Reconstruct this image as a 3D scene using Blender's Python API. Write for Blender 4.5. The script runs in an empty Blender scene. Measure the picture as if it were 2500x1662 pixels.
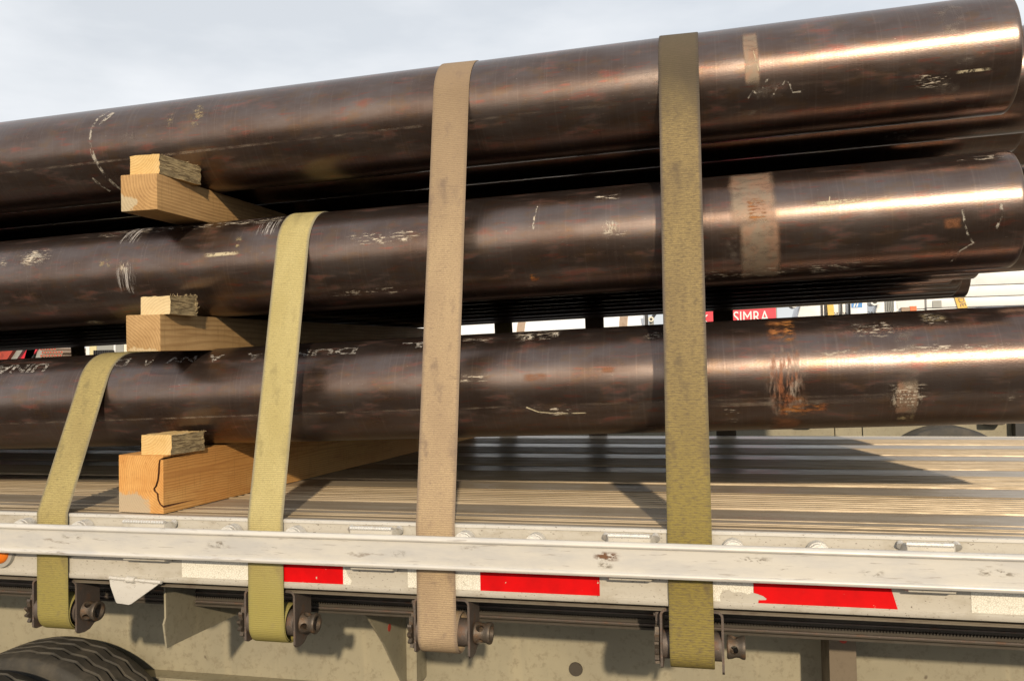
import bpy, bmesh, math, random
from mathutils import Vector, Matrix
random.seed(7)
C = bpy.context.scene.collection
PI = math.pi
# ------------------------------------------------------------------ camera, sky, sun
sc = bpy.context.scene
cam = bpy.data.cameras.new('camera'); cam.lens = 2100/2500*36; cam.sensor_width = 36
cam.clip_start = .05; cam.clip_end = 3000
co = bpy.data.objects.new('camera', cam); C.objects.link(co); sc.camera = co
r = Vector((.973476, .228172, -.016813)); u = Vector((.022518, -.022424, .999495)); f = Vector((-.227680, .973362, .026967))
co.matrix_world = Matrix(((r.x, u.x, -f.x, 0), (r.y, u.y, -f.y, 0), (r.z, u.z, -f.z, .39694), (0, 0, 0, 1)))
SUN = Vector((-.30, 1, -.40)).normalized()
sl = bpy.data.lights.new('sun', 'SUN'); sl.energy = 3.6; sl.angle = math.radians(1.5); sl.color = (1, .82, .58)
so = bpy.data.objects.new('sun', sl); C.objects.link(so)
so.rotation_euler = SUN.to_track_quat('-Z', 'Y').to_euler(); so.location = (3, -8, 6)
w = bpy.data.worlds.new('World'); sc.world = w; w.use_nodes = True
nt = w.node_tree; N = nt.nodes; N.clear()
out = N.new('ShaderNodeOutputWorld'); bg = N.new('ShaderNodeBackground'); bg.inputs['Strength'].default_value = .1
sky = N.new('ShaderNodeTexSky'); sky.sky_type = 'NISHITA'; sky.sun_disc = False
sky.sun_elevation = math.radians(21); sky.sun_rotation = math.radians(-163.3); sky.air_density = 1.2; sky.dust_density = 2.5
tc = N.new('ShaderNodeTexCoord'); mp = N.new('ShaderNodeMapping'); mp.inputs['Scale'].default_value = (1.3, 1.3, 4)
ns = N.new('ShaderNodeTexNoise'); ns.inputs['Scale'].default_value = 2.2; ns.inputs['Detail'].default_value = 5; ns.inputs['Roughness'].default_value = .55
rp = N.new('ShaderNodeValToRGB'); rp.color_ramp.elements[0].position = .38; rp.color_ramp.elements[1].position = .66
rp.color_ramp.elements[0].color = (.70, .70, .70, 1); rp.color_ramp.elements[1].color = (.96, .96, .96, 1)
mx = N.new('ShaderNodeMixRGB'); mx.inputs['Color2'].default_value = (9.3, 9.55, 9.9, 1)
nt.links.new(tc.outputs['Generated'], mp.inputs[0]); nt.links.new(mp.outputs[0], ns.inputs[0])
nt.links.new(ns.outputs[0], rp.inputs[0]); nt.links.new(rp.outputs[0], mx.inputs['Fac'])
nt.links.new(sky.outputs[0], mx.inputs['Color1']); nt.links.new(mx.outputs[0], bg.inputs[0]); nt.links.new(bg.outputs[0], out.inputs[0])
sc.cycles.caustics_reflective = False; sc.cycles.glossy_bounces = 3
sc.view_settings.view_transform = 'Standard'; sc.view_settings.look = 'None'
sc.view_settings.exposure = 0; sc.view_settings.gamma = 1; sc.view_settings.use_curve_mapping = False

# ------------------------------------------------------------------ material helpers
class MT:
    def __init__(s, name, base=(.5, .5, .5), rough=.6, metal=0, spec=.5):
        s.m = bpy.data.materials.new(name); s.m.use_nodes = True
        s.t = s.m.node_tree; s.b = s.t.nodes['Principled BSDF']
        s.b.inputs['Base Color'].default_value = (*base, 1)
        s.b.inputs['Roughness'].default_value = rough; s.b.inputs['Metallic'].default_value = metal
        s.b.inputs['Specular IOR Level'].default_value = spec
        s.tc = None; s.bump = None
    def n(s, t): return s.t.nodes.new(t)
    def set(s, inp, v):
        if isinstance(v, bpy.types.NodeSocket): s.t.links.new(v, inp)
        elif isinstance(v, (tuple, list)):
            inp.default_value = (*v, 1) if len(inp.default_value) == 4 and len(v) == 3 else v
        else: inp.default_value = v
    def coord(s, scale=(1, 1, 1), kind='Object', rand=False):
        if s.tc is None: s.tc = s.n('ShaderNodeTexCoord')
        v = s.tc.outputs[kind]
        if rand:
            oi = s.n('ShaderNodeObjectInfo'); a = s.n('ShaderNodeVectorMath'); a.operation = 'MULTIPLY_ADD'
            mu = s.math('MULTIPLY', oi.outputs['Random'], 37.0)
            s.t.links.new(v, a.inputs[0]); a.inputs[1].default_value = (1, 1, 1); s.t.links.new(mu, a.inputs[2]); v = a.outputs[0]
        m = s.n('ShaderNodeMapping'); m.inputs['Scale'].default_value = scale; s.t.links.new(v, m.inputs[0]); return m.outputs[0]
    def noise(s, vec, scale=5, detail=4, rough=.55, dist=0):
        x = s.n('ShaderNodeTexNoise'); s.set(x.inputs['Vector'], vec); x.inputs['Scale'].default_value = scale
        x.inputs['Detail'].default_value = detail; x.inputs['Roughness'].default_value = rough; x.inputs['Distortion'].default_value = dist
        return x.outputs[0]
    def ramp(s, v, a, b, ca=0., cb=1.):
        x = s.n('ShaderNodeMapRange'); x.interpolation_type = 'SMOOTHSTEP'; s.set(x.inputs[0], v)
        for i, q in enumerate((a, b, ca, cb)): x.inputs[i+1].default_value = q
        return x.outputs[0]
    def math(s, op, a, b=0., c=None):
        x = s.n('ShaderNodeMath'); x.operation = op; s.set(x.inputs[0], a); s.set(x.inputs[1], b)
        if c is not None: s.set(x.inputs[2], c)
        return x.outputs[0]
    def mix(s, fac, a, b):
        x = s.n('ShaderNodeMixRGB'); s.set(x.inputs[0], fac); s.set(x.inputs[1], a); s.set(x.inputs[2], b); return x.outputs[0]
    def sep(s, vec):
        x = s.n('ShaderNodeSeparateXYZ'); s.t.links.new(vec, x.inputs[0]); return x.outputs
    def comb(s, x, y, z):
        q = s.n('ShaderNodeCombineXYZ'); s.set(q.inputs[0], x); s.set(q.inputs[1], y); s.set(q.inputs[2], z); return q.outputs[0]
    def col(s, v): s.set(s.b.inputs['Base Color'], v); return s
    def rgh(s, v): s.set(s.b.inputs['Roughness'], v); return s
    def met(s, v): s.set(s.b.inputs['Metallic'], v); return s
    def alpha(s, v): s.set(s.b.inputs['Alpha'], v); return s
    def bmp(s, h, dist=.001, strength=.5):
        x = s.n('ShaderNodeBump'); x.inputs['Distance'].default_value = dist; x.inputs['Strength'].default_value = strength
        s.set(x.inputs['Height'], h)
        if s.bump is not None: s.t.links.new(s.bump, x.inputs['Normal'])
        s.bump = x.outputs[0]; s.t.links.new(s.bump, s.b.inputs['Normal']); return s

def worn(name, base, dirt, rough=.5, metal=0, amt=(.5, .75), sc_=(1, 1, 1), scale=12, bump=.0004, speck=None):
    m = MT(name, base, rough, metal); v = m.coord(sc_)
    n1 = m.noise(v, scale, 6, .65); n2 = m.noise(v, scale*7, 4, .7)
    c = m.mix(m.ramp(n1, *amt), base, dirt)
    c = m.mix(m.ramp(n2, .56, .72, 0, .45), c, dirt)
    if speck:
        c = m.mix(m.ramp(m.noise(v, scale*16, 2, .5), .66, .72, 0, .85), c, speck)
    m.col(c); m.rgh(m.ramp(n1, .3, .7, rough-.08, rough+.12)); m.bmp(n2, bump, .6)
    return m

# --- mill-scale pipe steel
def pipe_material():
    m = MT('pipe_steel', rough=.28, metal=.7)
    v = m.coord(rand=True); x, y, z = m.sep(v)
    vo = m.coord(); xo, yo, zo = m.sep(vo)
    ang = m.math('ARCTAN2', zo, m.math('MULTIPLY', yo, -1.0))
    cyl = m.comb(x, m.math('MULTIPLY', ang, .146), 0.)
    def st(sx, sy):
        q = m.n('ShaderNodeMapping'); q.inputs['Scale'].default_value = (sx, sy, 1); m.t.links.new(cyl, q.inputs[0]); return q.outputs[0]
    big = m.noise(st(1, 2.2), 5, 5, .6); rust = m.noise(st(1.6, 5), 4.5, 6, .62); hoop = m.noise(st(150, 3), 1, 3, .6)
    brush = m.noise(st(6, 170), 1, 4, .6); fine = m.noise(st(70, 160), 2.2, 3, .6); mot = m.noise(st(2.5, 4), 6, 4, .6)
    c = m.mix(m.ramp(big, .25, .75), (.122, .082, .066), (.172, .140, .128))
    c = m.mix(m.ramp(mot, .50, .66, 0, .35), c, (.20, .115, .055))
    c = m.mix(m.ramp(m.noise(st(5, 26), 2.6, 5, .65), .56, .68, 0, .5), c, (.27, .085, .06))
    c = m.mix(m.ramp(rust, .56, .72, 0, .55), c, (.26, .070, .050))
    c = m.mix(m.ramp(brush, .52, .75, 0, .2), c, (.09, .06, .05))
    c = m.mix(m.ramp(hoop, .52, .72, 0, .22), c, (.30, .23, .19))
    sp = m.ramp(m.noise(st(60, 260), 1.3, 3, .55), .70, .76, 0, .75)
    c = m.mix(sp, c, (.52, .44, .36))
    m.col(c)
    m.met(m.ramp(rust, .52, .68, .90, .66)); m.b.inputs['Anisotropic'].default_value = .35; m.b.inputs['Anisotropic Rotation'].default_value = .25
    tg = m.n('ShaderNodeTangent'); tg.direction_type = 'RADIAL'; tg.axis = 'X'; m.t.links.new(tg.outputs[0], m.b.inputs['Tangent'])
    rr = m.math('ADD', m.ramp(big, .3, .7, .27, .30), m.math('MULTIPLY', m.ramp(brush, .4, .7), .05))
    m.rgh(rr); m.bmp(fine, .0003, .5); m.bmp(hoop, .0005, .16); m.bmp(m.noise(st(2, 5), 1, 2, .5), .0012, .2)
    return m.m
PIPE = pipe_material()
PIPE_END = worn('pipe_cut_end', (.16, .125, .10), (.12, .07, .04), .5, .6, scale=30).m

def decal(name, col, col2=None, lo=.42, hi=.56, scale=(30, 60, 60), edge=.18, amax=.9, rough=.75, metal=0):
    m = MT(name, col, rough, metal); v = m.coord(scale, rand=False)
    n = m.noise(v, 1, 5, .7); big = m.noise(m.coord((9, 14, 14)), 1, 3, .6)
    uv = m.n('ShaderNodeUVMap'); uu, vv, _ = m.sep(uv.outputs[0])
    def edgef(a):
        d = m.math('MINIMUM', a, m.math('SUBTRACT', 1.0, a)); d = m.math('ADD', d, m.math('MULTIPLY', m.math('SUBTRACT', big, .5), edge*1.6))
        return m.ramp(d, 0.0, edge)
    e = m.math('MULTIPLY', edgef(uu), edgef(vv))
    a = m.math('MULTIPLY', m.math('MULTIPLY', m.ramp(n, lo, hi), e), amax)
    m.alpha(a)
    if col2: m.col(m.mix(m.ramp(m.noise(m.coord((22, 22, 22)), 1, 4, .6), .4, .62), col, col2))
    return m.m
DEC = {
 'chalk': decal('chalk_white', (.50, .46, .40), lo=.44, hi=.60, scale=(60, 60, 60), edge=.35, amax=.72),
 'yellow': decal('chalk_yellow', (.42, .33, .18), lo=.46, hi=.62, scale=(60, 80, 80), edge=.4, amax=.6),
 'faint': decal('faint_stain', (.30, .25, .21), (.2, .16, .14), lo=.40, hi=.70, scale=(30, 40, 40), edge=.3, amax=.42, rough=.5, metal=.4),
 'tan': decal('tan_stain', (.30, .235, .175), (.36, .22, .15), lo=.05, hi=.6, scale=(24, 60, 60), edge=.16, amax=.75, rough=.55, metal=.35),
 'scuff': decal('scuff_white', (.62, .54, .44), lo=.54, hi=.62, scale=(30, 170, 170), edge=.3, amax=.9),
 'line': decal('scratch_line', (.60, .52, .36), lo=.36, hi=.52, scale=(60, 90, 90), edge=.25, amax=.8),
 'streak': decal('streak_grey', (.50, .47, .46), lo=.50, hi=.60, scale=(190, 8, 8), edge=.28, amax=.75),
 'bright': decal('scrape_bright', (.70, .65, .56), (.5, .42, .33), lo=.45, hi=.58, scale=(170, 60, 60), edge=.35, amax=.8),
 'rusty': decal('rust_tint', (.30, .12, .05), lo=.3, hi=.55, scale=(30, 60, 60), edge=.3, amax=.5),
 'orange': decal('rust_orange', (.38, .15, .035), (.20, .07, .025), lo=.42, hi=.62, scale=(36, 90, 90), edge=.25, amax=.92),
 'rustband': decal('rust_band', (.42, .34, .28), (.34, .12, .05), lo=.40, hi=.62, scale=(120, 26, 26), edge=.3, amax=.62),
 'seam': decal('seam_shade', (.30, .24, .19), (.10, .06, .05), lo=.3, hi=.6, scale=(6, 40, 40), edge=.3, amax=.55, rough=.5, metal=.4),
 'smudge_brown': decal('smudge_brown', (.16, .075, .035), lo=.44, hi=.56, scale=(60, 60, 110), edge=.35, amax=.9),
 'smudge_dark': decal('smudge_grey', (.20, .165, .12), lo=.48, hi=.60, scale=(40, 60, 110), edge=.4, amax=.6),
 'letter': None}
def letter_mat():
    m = MT('stencil_paint', (.44, .41, .38), .8); n = m.noise(m.coord((60, 190, 190)), 1, 5, .7); n2 = m.noise(m.coord((7, 9, 9)), 1, 3, .6)
    m.alpha(m.math('MULTIPLY', m.ramp(n, .46, .56, 0, .85), m.ramp(n2, .38, .60, .25, 1))); return m.m
DEC['letter'] = letter_mat()

ALLOY = worn('trailer_alloy', (.60, .585, .55), (.40, .37, .31), .42, .12, amt=(.56, .80), sc_=(1, 3, 3), scale=7, speck=(.16, .13, .11)).m
ALLOY2 = worn('skirt_alloy', (.50, .475, .42), (.36, .325, .26), .5, .08, amt=(.45, .75), sc_=(1, 2, 2), scale=9, speck=(.12, .09, .07)).m
WELD = worn('weld_metal', (.66, .65, .62), (.45, .42, .38), .35, .4, scale=60, bump=.002).m
def rail_mat():
    m = MT('rail_alloy', (.62, .61, .59), .4, .15); v = m.coord((1, 4, 4))
    a = m.noise(v, 6, 5, .6); sm = m.noise(m.coord((5, 22, 22)), 1.6, 6, .7); s3 = m.noise(m.coord((14, 160, 160)), 1, 3, .6)
    c = m.mix(m.ramp(a, .35, .7), (.61, .59, .545), (.49, .485, .475))
    c = m.mix(m.ramp(sm, .62, .71, 0, .7), c, (.22, .18, .14))
    c = m.mix(m.ramp(s3, .61, .70, 0, .6), c, (.30, .27, .25))
    m.col(c); m.rgh(m.ramp(a, .3, .7, .33, .5)); m.bmp(sm, .0006, .4); m.bmp(s3, .0004, .4); return m.m
RAIL = rail_mat()
def deck_mat(name, a, b, metal, rough):
    m = MT(name, a, rough, metal)
    n1 = m.noise(m.coord((.9, 14, 14), rand=True), 2.2, 6, .62); n2 = m.noise(m.coord((5, 70, 70), rand=True), 1.5, 5, .7)
    n3 = m.noise(m.coord((2.2, 5, 5), rand=True), 2, 4, .6)
    c = m.mix(m.ramp(n1, .36, .66), a, b)
    c = m.mix(m.ramp(n3, .46, .68, 0, .45), c, tuple(q*.55+p*.12 for q, p in zip(a, (1, .7, .45))))
    c = m.mix(m.ramp(n2, .65, .72, 0, .7), c, (.07, .05, .035))
    m.col(c); m.rgh(m.ramp(n2, .35, .7, rough-.05, rough+.2)); m.bmp(n2, .0012, .5); m.bmp(n1, .001, .3)
    return m.m
DECK = deck_mat('deck_plank_metal', (.45, .39, .31), (.33, .265, .19), .15, .34)
DECKD = deck_mat('deck_groove_dirt', (.12, .09, .055), (.065, .048, .03), .1, .6)
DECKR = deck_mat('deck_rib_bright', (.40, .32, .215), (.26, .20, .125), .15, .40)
def beige_mat():
    m = MT('frame_beige', (.36, .33, .25), .6); v = m.coord()
    a = m.noise(m.coord((1, 1, 1)), 3, 5, .6); b = m.noise(v, 42, 5, .75); c3 = m.noise(m.coord((16, 6, 1.2)), 1, 4, .6); d = m.noise(v, 19, 2, .5)
    c = m.mix(m.ramp(a, .35, .65), (.34, .31, .222), (.285, .262, .192))
    c = m.mix(m.ramp(c3, .56, .72, 0, .35), c, (.42, .37, .255))
    c = m.mix(m.ramp(b, .50, .66, 0, .55), c, (.20, .17, .115))
    c = m.mix(m.ramp(d, .70, .76, 0, .8), c, (.09, .065, .045))
    m.col(c); m.bmp(b, .0008, .5); return m.m
BEIGE = beige_mat()
TRK = worn('track_steel', (.17, .145, .11), (.12, .09, .07), .5, .3, scale=12).m  # steel tone darkened to hold the shade under the skirt
GRIME_SHADE = worn('underside_grime', (.062, .052, .04), (.05, .04, .03), .7, .1, scale=14).m  # dirty metal whose dark tone also paints in the shade below the skirt
BRNS = worn('stiffener_brown', (.17, .135, .095), (.10, .08, .055), .6, .1, scale=14).m
STEEL = worn('winch_steel', (.12, .098, .086), (.17, .095, .06), .55, .35, amt=(.5, .72), scale=28, bump=.0012, speck=(.32, .27, .24)).m
HUBM = worn('winch_hub_steel', (.095, .078, .062), (.13, .075, .04), .5, .4, amt=(.45, .7), scale=34, bump=.001, speck=(.34, .3, .26)).m
def red_tape():
    m = MT('tape_red', (.62, .004, .006), .55, spec=.15); n = m.noise(m.coord((1, 1, 1)), 55, 3, .6)
    m.col(m.mix(m.ramp(n, .70, .73), m.mix(m.ramp(m.noise(m.coord(), 14, 3, .6), .3, .7), (.66, .001, .003), (.52, .001, .003)), (.55, .45, .35))); return m.m
TAPER = red_tape()
def white_tape():
    m = MT('tape_white', (.72, .70, .62), .45); vo = m.n('ShaderNodeTexVoronoi'); vo.inputs['Scale'].default_value = 190
    vo.feature = 'DISTANCE_TO_EDGE'; m.t.links.new(m.coord(), vo.inputs['Vector']); d = m.ramp(vo.outputs[0], .02, .12)
    n = m.noise(m.coord(), 38, 4, .7); c = m.mix(d, (.58, .555, .48), (.78, .765, .69)); c = m.mix(m.ramp(n, .66, .72), c, (.28, .23, .17)); m.col(c); return m.m
TAPEW = white_tape()

def webbing(name, a, b, dirt, edgecol, dlo=.5, dhi=.7, oliv=None, top=None):
    m = MT(name, a, .85, spec=.2); uv = m.n('ShaderNodeUVMap'); uu, vv, _ = m.sep(uv.outputs[0])
    rib = m.math('SINE', m.math('MULTIPLY', vv, 2*PI/.0054)); warp = m.math('SINE', m.math('MULTIPLY', uu, 2*PI*34))
    cv = m.comb(m.math('MULTIPLY', uu, .1), vv, 0.)
    def st(sx, sy, o=0):
        q = m.n('ShaderNodeMapping'); q.inputs['Scale'].default_value = (sx, sy, 1); q.inputs['Location'].default_value = (o, o, 0); m.t.links.new(cv, q.inputs[0]); return q.outputs[0]
    big = m.noise(st(6, 3.2), 1, 5, .6); sp = m.noise(st(70, 230), 1, 6, .75); th = m.noise(st(220, 420), 1, 2, .5); cr = m.noise(st(7, 60, 3), 1, 4, .6)
    c = m.mix(m.ramp(big, .35, .65), a, b)
    st2 = m.noise(st(16, 9, 5), 1, 5, .6)
    c = m.mix(m.ramp(cr, .62, .72, 0, .5), c, dirt)
    c = m.mix(m.ramp(rib, -1, 1, .0, .32), c, tuple(.35*q for q in a))
    c = m.mix(m.ramp(th, .42, .62, 0, .36), c, tuple(.45*q for q in a))
    e = m.math('ABSOLUTE', m.math('SUBTRACT', uu, .5))
    e = m.math('ADD', e, m.math('MULTIPLY', m.math('SUBTRACT', sp, .5), .07))
    c = m.mix(m.ramp(e, .39, .49, 0, .8), c, edgecol)
    if oliv: c = m.mix(m.ramp(m.math('ADD', vv, m.math('MULTIPLY', m.math('SUBTRACT', big, .5), .1)), oliv[0], oliv[1], .8, 0), c, oliv[2])
    if top: c = m.mix(m.ramp(m.math('ADD', vv, m.math('MULTIPLY', m.math('SUBTRACT', big, .5), .25)), top[0], top[1], 0, .85), c, top[2])
    c = m.mix(m.ramp(sp, dlo, dhi, 0, .75), c, dirt); c = m.mix(m.ramp(st2, .56, .72, 0, .6), c, dirt)
    m.col(c); m.bmp(rib, .0006, .3); m.bmp(warp, .0003, .2); m.bmp(sp, .001, .3)
    return m.m
WEB1 = webbing('webbing_olive_yellow', (.43, .355, .15), (.35, .28, .12), (.17, .14, .07), (.17, .155, .12), .48, .68, oliv=(.40, .68, (.25, .215, .055), 1))
WEB2 = webbing('webbing_pale_yellow', (.53, .455, .215), (.46, .385, .165), (.25, .21, .10), (.20, .185, .15), .52, .72, oliv=(.40, .66, (.27, .235, .06), 1))
WEB3 = webbing('webbing_tan', (.48, .36, .225), (.40, .295, .19), (.17, .125, .10), (.22, .17, .13), .53, .70, top=(1.2, 1.9, (.24, .175, .115)))
WEB4 = webbing('webbing_dark_gold', (.335, .255, .12), (.26, .195, .10), (.11, .085, .06), (.095, .085, .09), .44, .66, oliv=(.55, 1.15, (.235, .19, .045), 1), top=(1.56, 1.80, (.066, .056, .044)))

def wood(name, a, b, dark, center=(0, 0, 0), freq=170, grey=None, stain=None, saw=0.3, along=(1, .12, 1)):
    m = MT(name, a, .7, spec=.25); v = m.coord()
    wv = m.coord((7, 1.3, 7)); dst = m.noise(wv, 1, 3, .5)
    x, y, z = m.sep(v)
    dx = m.math('SUBTRACT', x, center[0]); dz = m.math('SUBTRACT', z, center[2])
    rr = m.math('SQRT', m.math('ADD', m.math('MULTIPLY', dx, dx), m.math('MULTIPLY', dz, dz)))
    rr = m.math('ADD', rr, m.math('MULTIPLY', dst, .035))
    ring = m.math('SINE', m.math('MULTIPLY', rr, freq*2*PI))
    fib = m.noise(m.coord((90, 5, 90)), 1, 5, .65); bl = m.noise(m.coord((9, 4, 9)), 1, 4, .6)
    c = m.mix(m.ramp(bl, .35, .65), a, b)
    c = m.mix(m.ramp(ring, -.2, 1, 0, .34), c, dark)
    c = m.mix(m.ramp(fib, .52, .72, 0, .45), c, dark)
    sawn = m.noise(m.coord((12, 160, 12)), 1, 2, .5); c = m.mix(m.ramp(sawn, .55, .7, 0, saw), c, tuple(.6*q for q in a))
    if grey:
        g = m.noise(m.coord((14, 30, 60)), 1, 5, .65); c = m.mix(m.ramp(g, .36, .56, 0, .85), c, grey)
    if stain:
        (sx, sz), rad, sc3 = stain
        ddx = m.math('SUBTRACT', x, sx); ddz = m.math('MULTIPLY', m.math('SUBTRACT', z, sz), 1.9)
        q = m.math('SQRT', m.math('ADD', m.math('MULTIPLY', ddx, ddx), m.math('MULTIPLY', ddz, ddz)))
        q = m.math('ADD', q, m.math('MULTIPLY', m.math('SUBTRACT', m.noise(m.coord((26, 3, 26)), 1, 5, .65), .5), .10))
        front = m.ramp(y, .004, .03, 1, 0)
        c = m.mix(m.math('MULTIPLY', m.ramp(q, rad*.8, rad, .9, 0), front), c, sc3)
    m.col(c); m.bmp(fib, .0012, .6); m.bmp(ring, .0006, .3); m.bmp(sawn, .0006, .4)
    return m.m
WOODB = wood('timber_orange', (.56, .275, .08), (.66, .37, .125), (.33, .13, .035), (.17, 0, .10), 150, stain=((.03, .012), .085, (.42, .35, .25)))
WOODM = wood('timber_brown', (.40, .25, .11), (.48, .31, .145), (.20, .105, .04), (-.05, 0, -.04), 120, stain=((.05, -.01), .05, (.58, .46, .28)))
WOODT = wood('timber_weathered', (.42, .255, .11), (.50, .31, .135), (.21, .11, .045), (.14, 0, .10), 110, stain=((.0, .02), .055, (.50, .42, .28)))
BLK1 = wood('block_pine', (.62, .42, .17), (.68, .49, .23), (.42, .22, .07), (.0, 0, .09), 140)
BLK2 = wood('block_pale', (.62, .49, .28), (.68, .54, .32), (.46, .34, .20), (.1, 0, -.05), 120, saw=.5)
BLKS = MT('block_ragged_side', (.4, .3, .16), .85)
_n = BLKS.noise(BLKS.coord((30, 22, 230)), 1, 5, .7, .6); _g = BLKS.noise(BLKS.coord((12, 12, 30)), 1, 4, .6)
BLKS.col(BLKS.mix(BLKS.ramp(_n, .40, .62), BLKS.mix(BLKS.ramp(_g, .4, .6), (.42, .32, .17), (.32, .25, .14)), (.13, .09, .045))); BLKS.bmp(_n, .004, .8); BLKS = BLKS.m
CRACK = MT('crack_dark', (.13, .045, .014), .9).m
RUB = worn('tyre_rubber', (.042, .039, .034), (.085, .075, .06), .72, 0, amt=(.42, .66), scale=9, bump=.0012).m
RIM = worn('rim_steel', (.45, .44, .42), (.2, .17, .14), .4, .5, scale=10).m
ORANGE = MT('marker_lens', (.80, .20, .02), .2).m; GREY = MT('grommet_grey', (.33, .32, .29), .6).m
REDB = MT('bolt_red', (.45, .05, .03), .6).m
WHT = worn('truck_white', (.78, .79, .80), (.60, .61, .62), .35, 0, amt=(.5, .8), scale=1.5).m
CREAM = worn('cream_paint', (.74, .71, .60), (.62, .58, .48), .45, scale=2).m
BLK = MT('dark_gap', (.03, .03, .032), .6).m
REDP = worn('red_paint', (.72, .04, .07), (.50, .02, .04), .45, scale=3).m
REDO = worn('red_oxide', (.36, .05, .03), (.20, .03, .02), .6, scale=6).m
ORG = MT('orange_paint', (.80, .16, .05), .5).m
YEL = worn('yellow_paint', (.70, .47, .10), (.55, .36, .07), .5, scale=5).m
BLU = MT('logo_blue', (.07, .26, .62), .5).m
BRN = worn('brown_strap', (.36, .27, .20), (.28, .2, .14), .8, scale=9).m
GRYP = worn('grey_paint', (.30, .31, .30), (.20, .20, .19), .5, scale=4).m
YELG = worn('pale_yellow_paint', (.62, .56, .32), (.5, .45, .27), .6, scale=4).m
GRAVEL = worn('yard_gravel', (.062, .053, .043), (.045, .038, .03), .9, 0, scale=1.5, bump=.01).m
CONTEXT = None

# ------------------------------------------------------------------ mesh helpers
def obj(name, bm, mats, parent=None, loc=(0, 0, 0), smooth=None, **kw):
    me = bpy.data.meshes.new(name)
    bmesh.ops.recalc_face_normals(bm, faces=bm.faces); bm.to_mesh(me); bm.free()
    for m in (mats if isinstance(mats, (list, tuple)) else [mats]): me.materials.append(m)
    if smooth is not None:
        for p in me.polygons: p.use_smooth = True
        try: me.set_sharp_from_angle(angle=math.radians(smooth))
        except Exception: pass
    else:
        try: me.set_sharp_from_angle(angle=math.radians(40))
        except Exception: pass
    o = bpy.data.objects.new(name, me); C.objects.link(o); o.location = loc
    if parent: o.parent = parent
    for k, v in kw.items(): o[k] = v
    return o
def thing(name, label, cat, loc=(0, 0, 0), group=None):
    o = bpy.data.objects.new(name, None); C.objects.link(o); o.location = loc; o.empty_display_size = .1
    o['label'] = label; o['category'] = cat
    if group: o['group'] = group
    return o
def tag(o, label, cat, group=None):
    o['label'] = label; o['category'] = cat
    if group: o['group'] = group
    return o
def box(bm, x0, x1, y0, y1, z0, z1, mi=0, bev=0):
    q = bmesh.new(); vs = [q.verts.new((x, y, z)) for x in (x0, x1) for y in (y0, y1) for z in (z0, z1)]
    for a in ((0, 1, 3, 2), (4, 6, 7, 5), (0, 4, 5, 1), (2, 3, 7, 6), (0, 2, 6, 4), (1, 5, 7, 3)): q.faces.new([vs[i] for i in a])
    if bev: bmesh.ops.bevel(q, geom=q.edges[:], offset=bev, segments=2, affect='EDGES', profile=.6)
    merge(bm, q, mi)
def merge(bm, q, mi=None):
    mp_ = {v: bm.verts.new(v.co) for v in q.verts}
    for f_ in q.faces:
        try:
            nf = bm.faces.new([mp_[v] for v in f_.verts]); nf.material_index = f_.material_index if mi is None else mi; nf.smooth = f_.smooth
        except ValueError: pass
    q.free()
def cyl(bm, p0, p1, r0, r1=None, seg=24, mi=0, cap=True):
    r1 = r0 if r1 is None else r1; p0, p1 = Vector(p0), Vector(p1); d = (p1-p0).normalized()
    a = d.orthogonal().normalized(); b = d.cross(a); A = []; B = []
    for i in range(seg):
        t = 2*PI*i/seg; e = a*math.cos(t)+b*math.sin(t); A.append(bm.verts.new(p0+e*r0)); B.append(bm.verts.new(p1+e*r1))
    for i in range(seg):
        j = (i+1) % seg; f_ = bm.faces.new((A[i], A[j], B[j], B[i])); f_.material_index = mi; f_.smooth = True
    if cap:
        bm.faces.new(A[::-1]).material_index = mi; bm.faces.new(B).material_index = mi
def prism(bm, pts, ax, a, b, mi=0, bev=0):
    """pts: 2D polygon; ax: extrusion axis 'X' (pts=y,z), 'Y' (pts=x,z), 'Z' (pts=x,y)"""
    q = bmesh.new()
    def P(p, t): return {'X': (t, p[0], p[1]), 'Y': (p[0], t, p[1]), 'Z': (p[0], p[1], t)}[ax]
    A = [q.verts.new(P(p, a)) for p in pts]; B = [q.verts.new(P(p, b)) for p in pts]; n = len(pts)
    q.faces.new(A); q.faces.new(B[::-1])
    for i in range(n): q.faces.new((A[i], B[i], B[(i+1) % n], A[(i+1) % n]))
    if bev: bmesh.ops.bevel(q, geom=q.edges[:], offset=bev, segments=2, affect='EDGES', profile=.6)
    merge(bm, q, mi)
def tube(bm, pts, rad, seg=8, mi=0):
    for i in range(len(pts)-1): cyl(bm, pts[i], pts[i+1], rad, seg=seg, mi=mi)
def copy_tree(o, parent=None):
    c = o.copy(); C.objects.link(c)
    if parent: c.parent = parent
    for ch in list(o.children): copy_tree(ch, c)
    return c

# ------------------------------------------------------------------ ground
bm = bmesh.new(); vs = [bm.verts.new(p) for p in ((-400, -400, -1.45), (400, -400, -1.45), (400, 600, -1.45), (-400, 600, -1.45))]; bm.faces.new(vs)
obj('ground', bm, GRAVEL, kind='structure')

# ------------------------------------------------------------------ the trailer
TX0, TX1 = -9.0, 5.0
Y0 = 2.060; Y1 = 4.652
TR = thing('flatbed_trailer', 'long aluminium flatbed trailer with ribbed deck, white side rail and red and white tape', 'trailer', (-2, 3.35, -1.45))
INV = Vector((2, -3.35, 1.45))
def tp(name, bm, mats, smooth=None, parent=None, **kw):
    o = obj(name, bm, mats, parent or TR, smooth=smooth, **kw)
    if parent is None: o.location = INV
    return o
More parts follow.
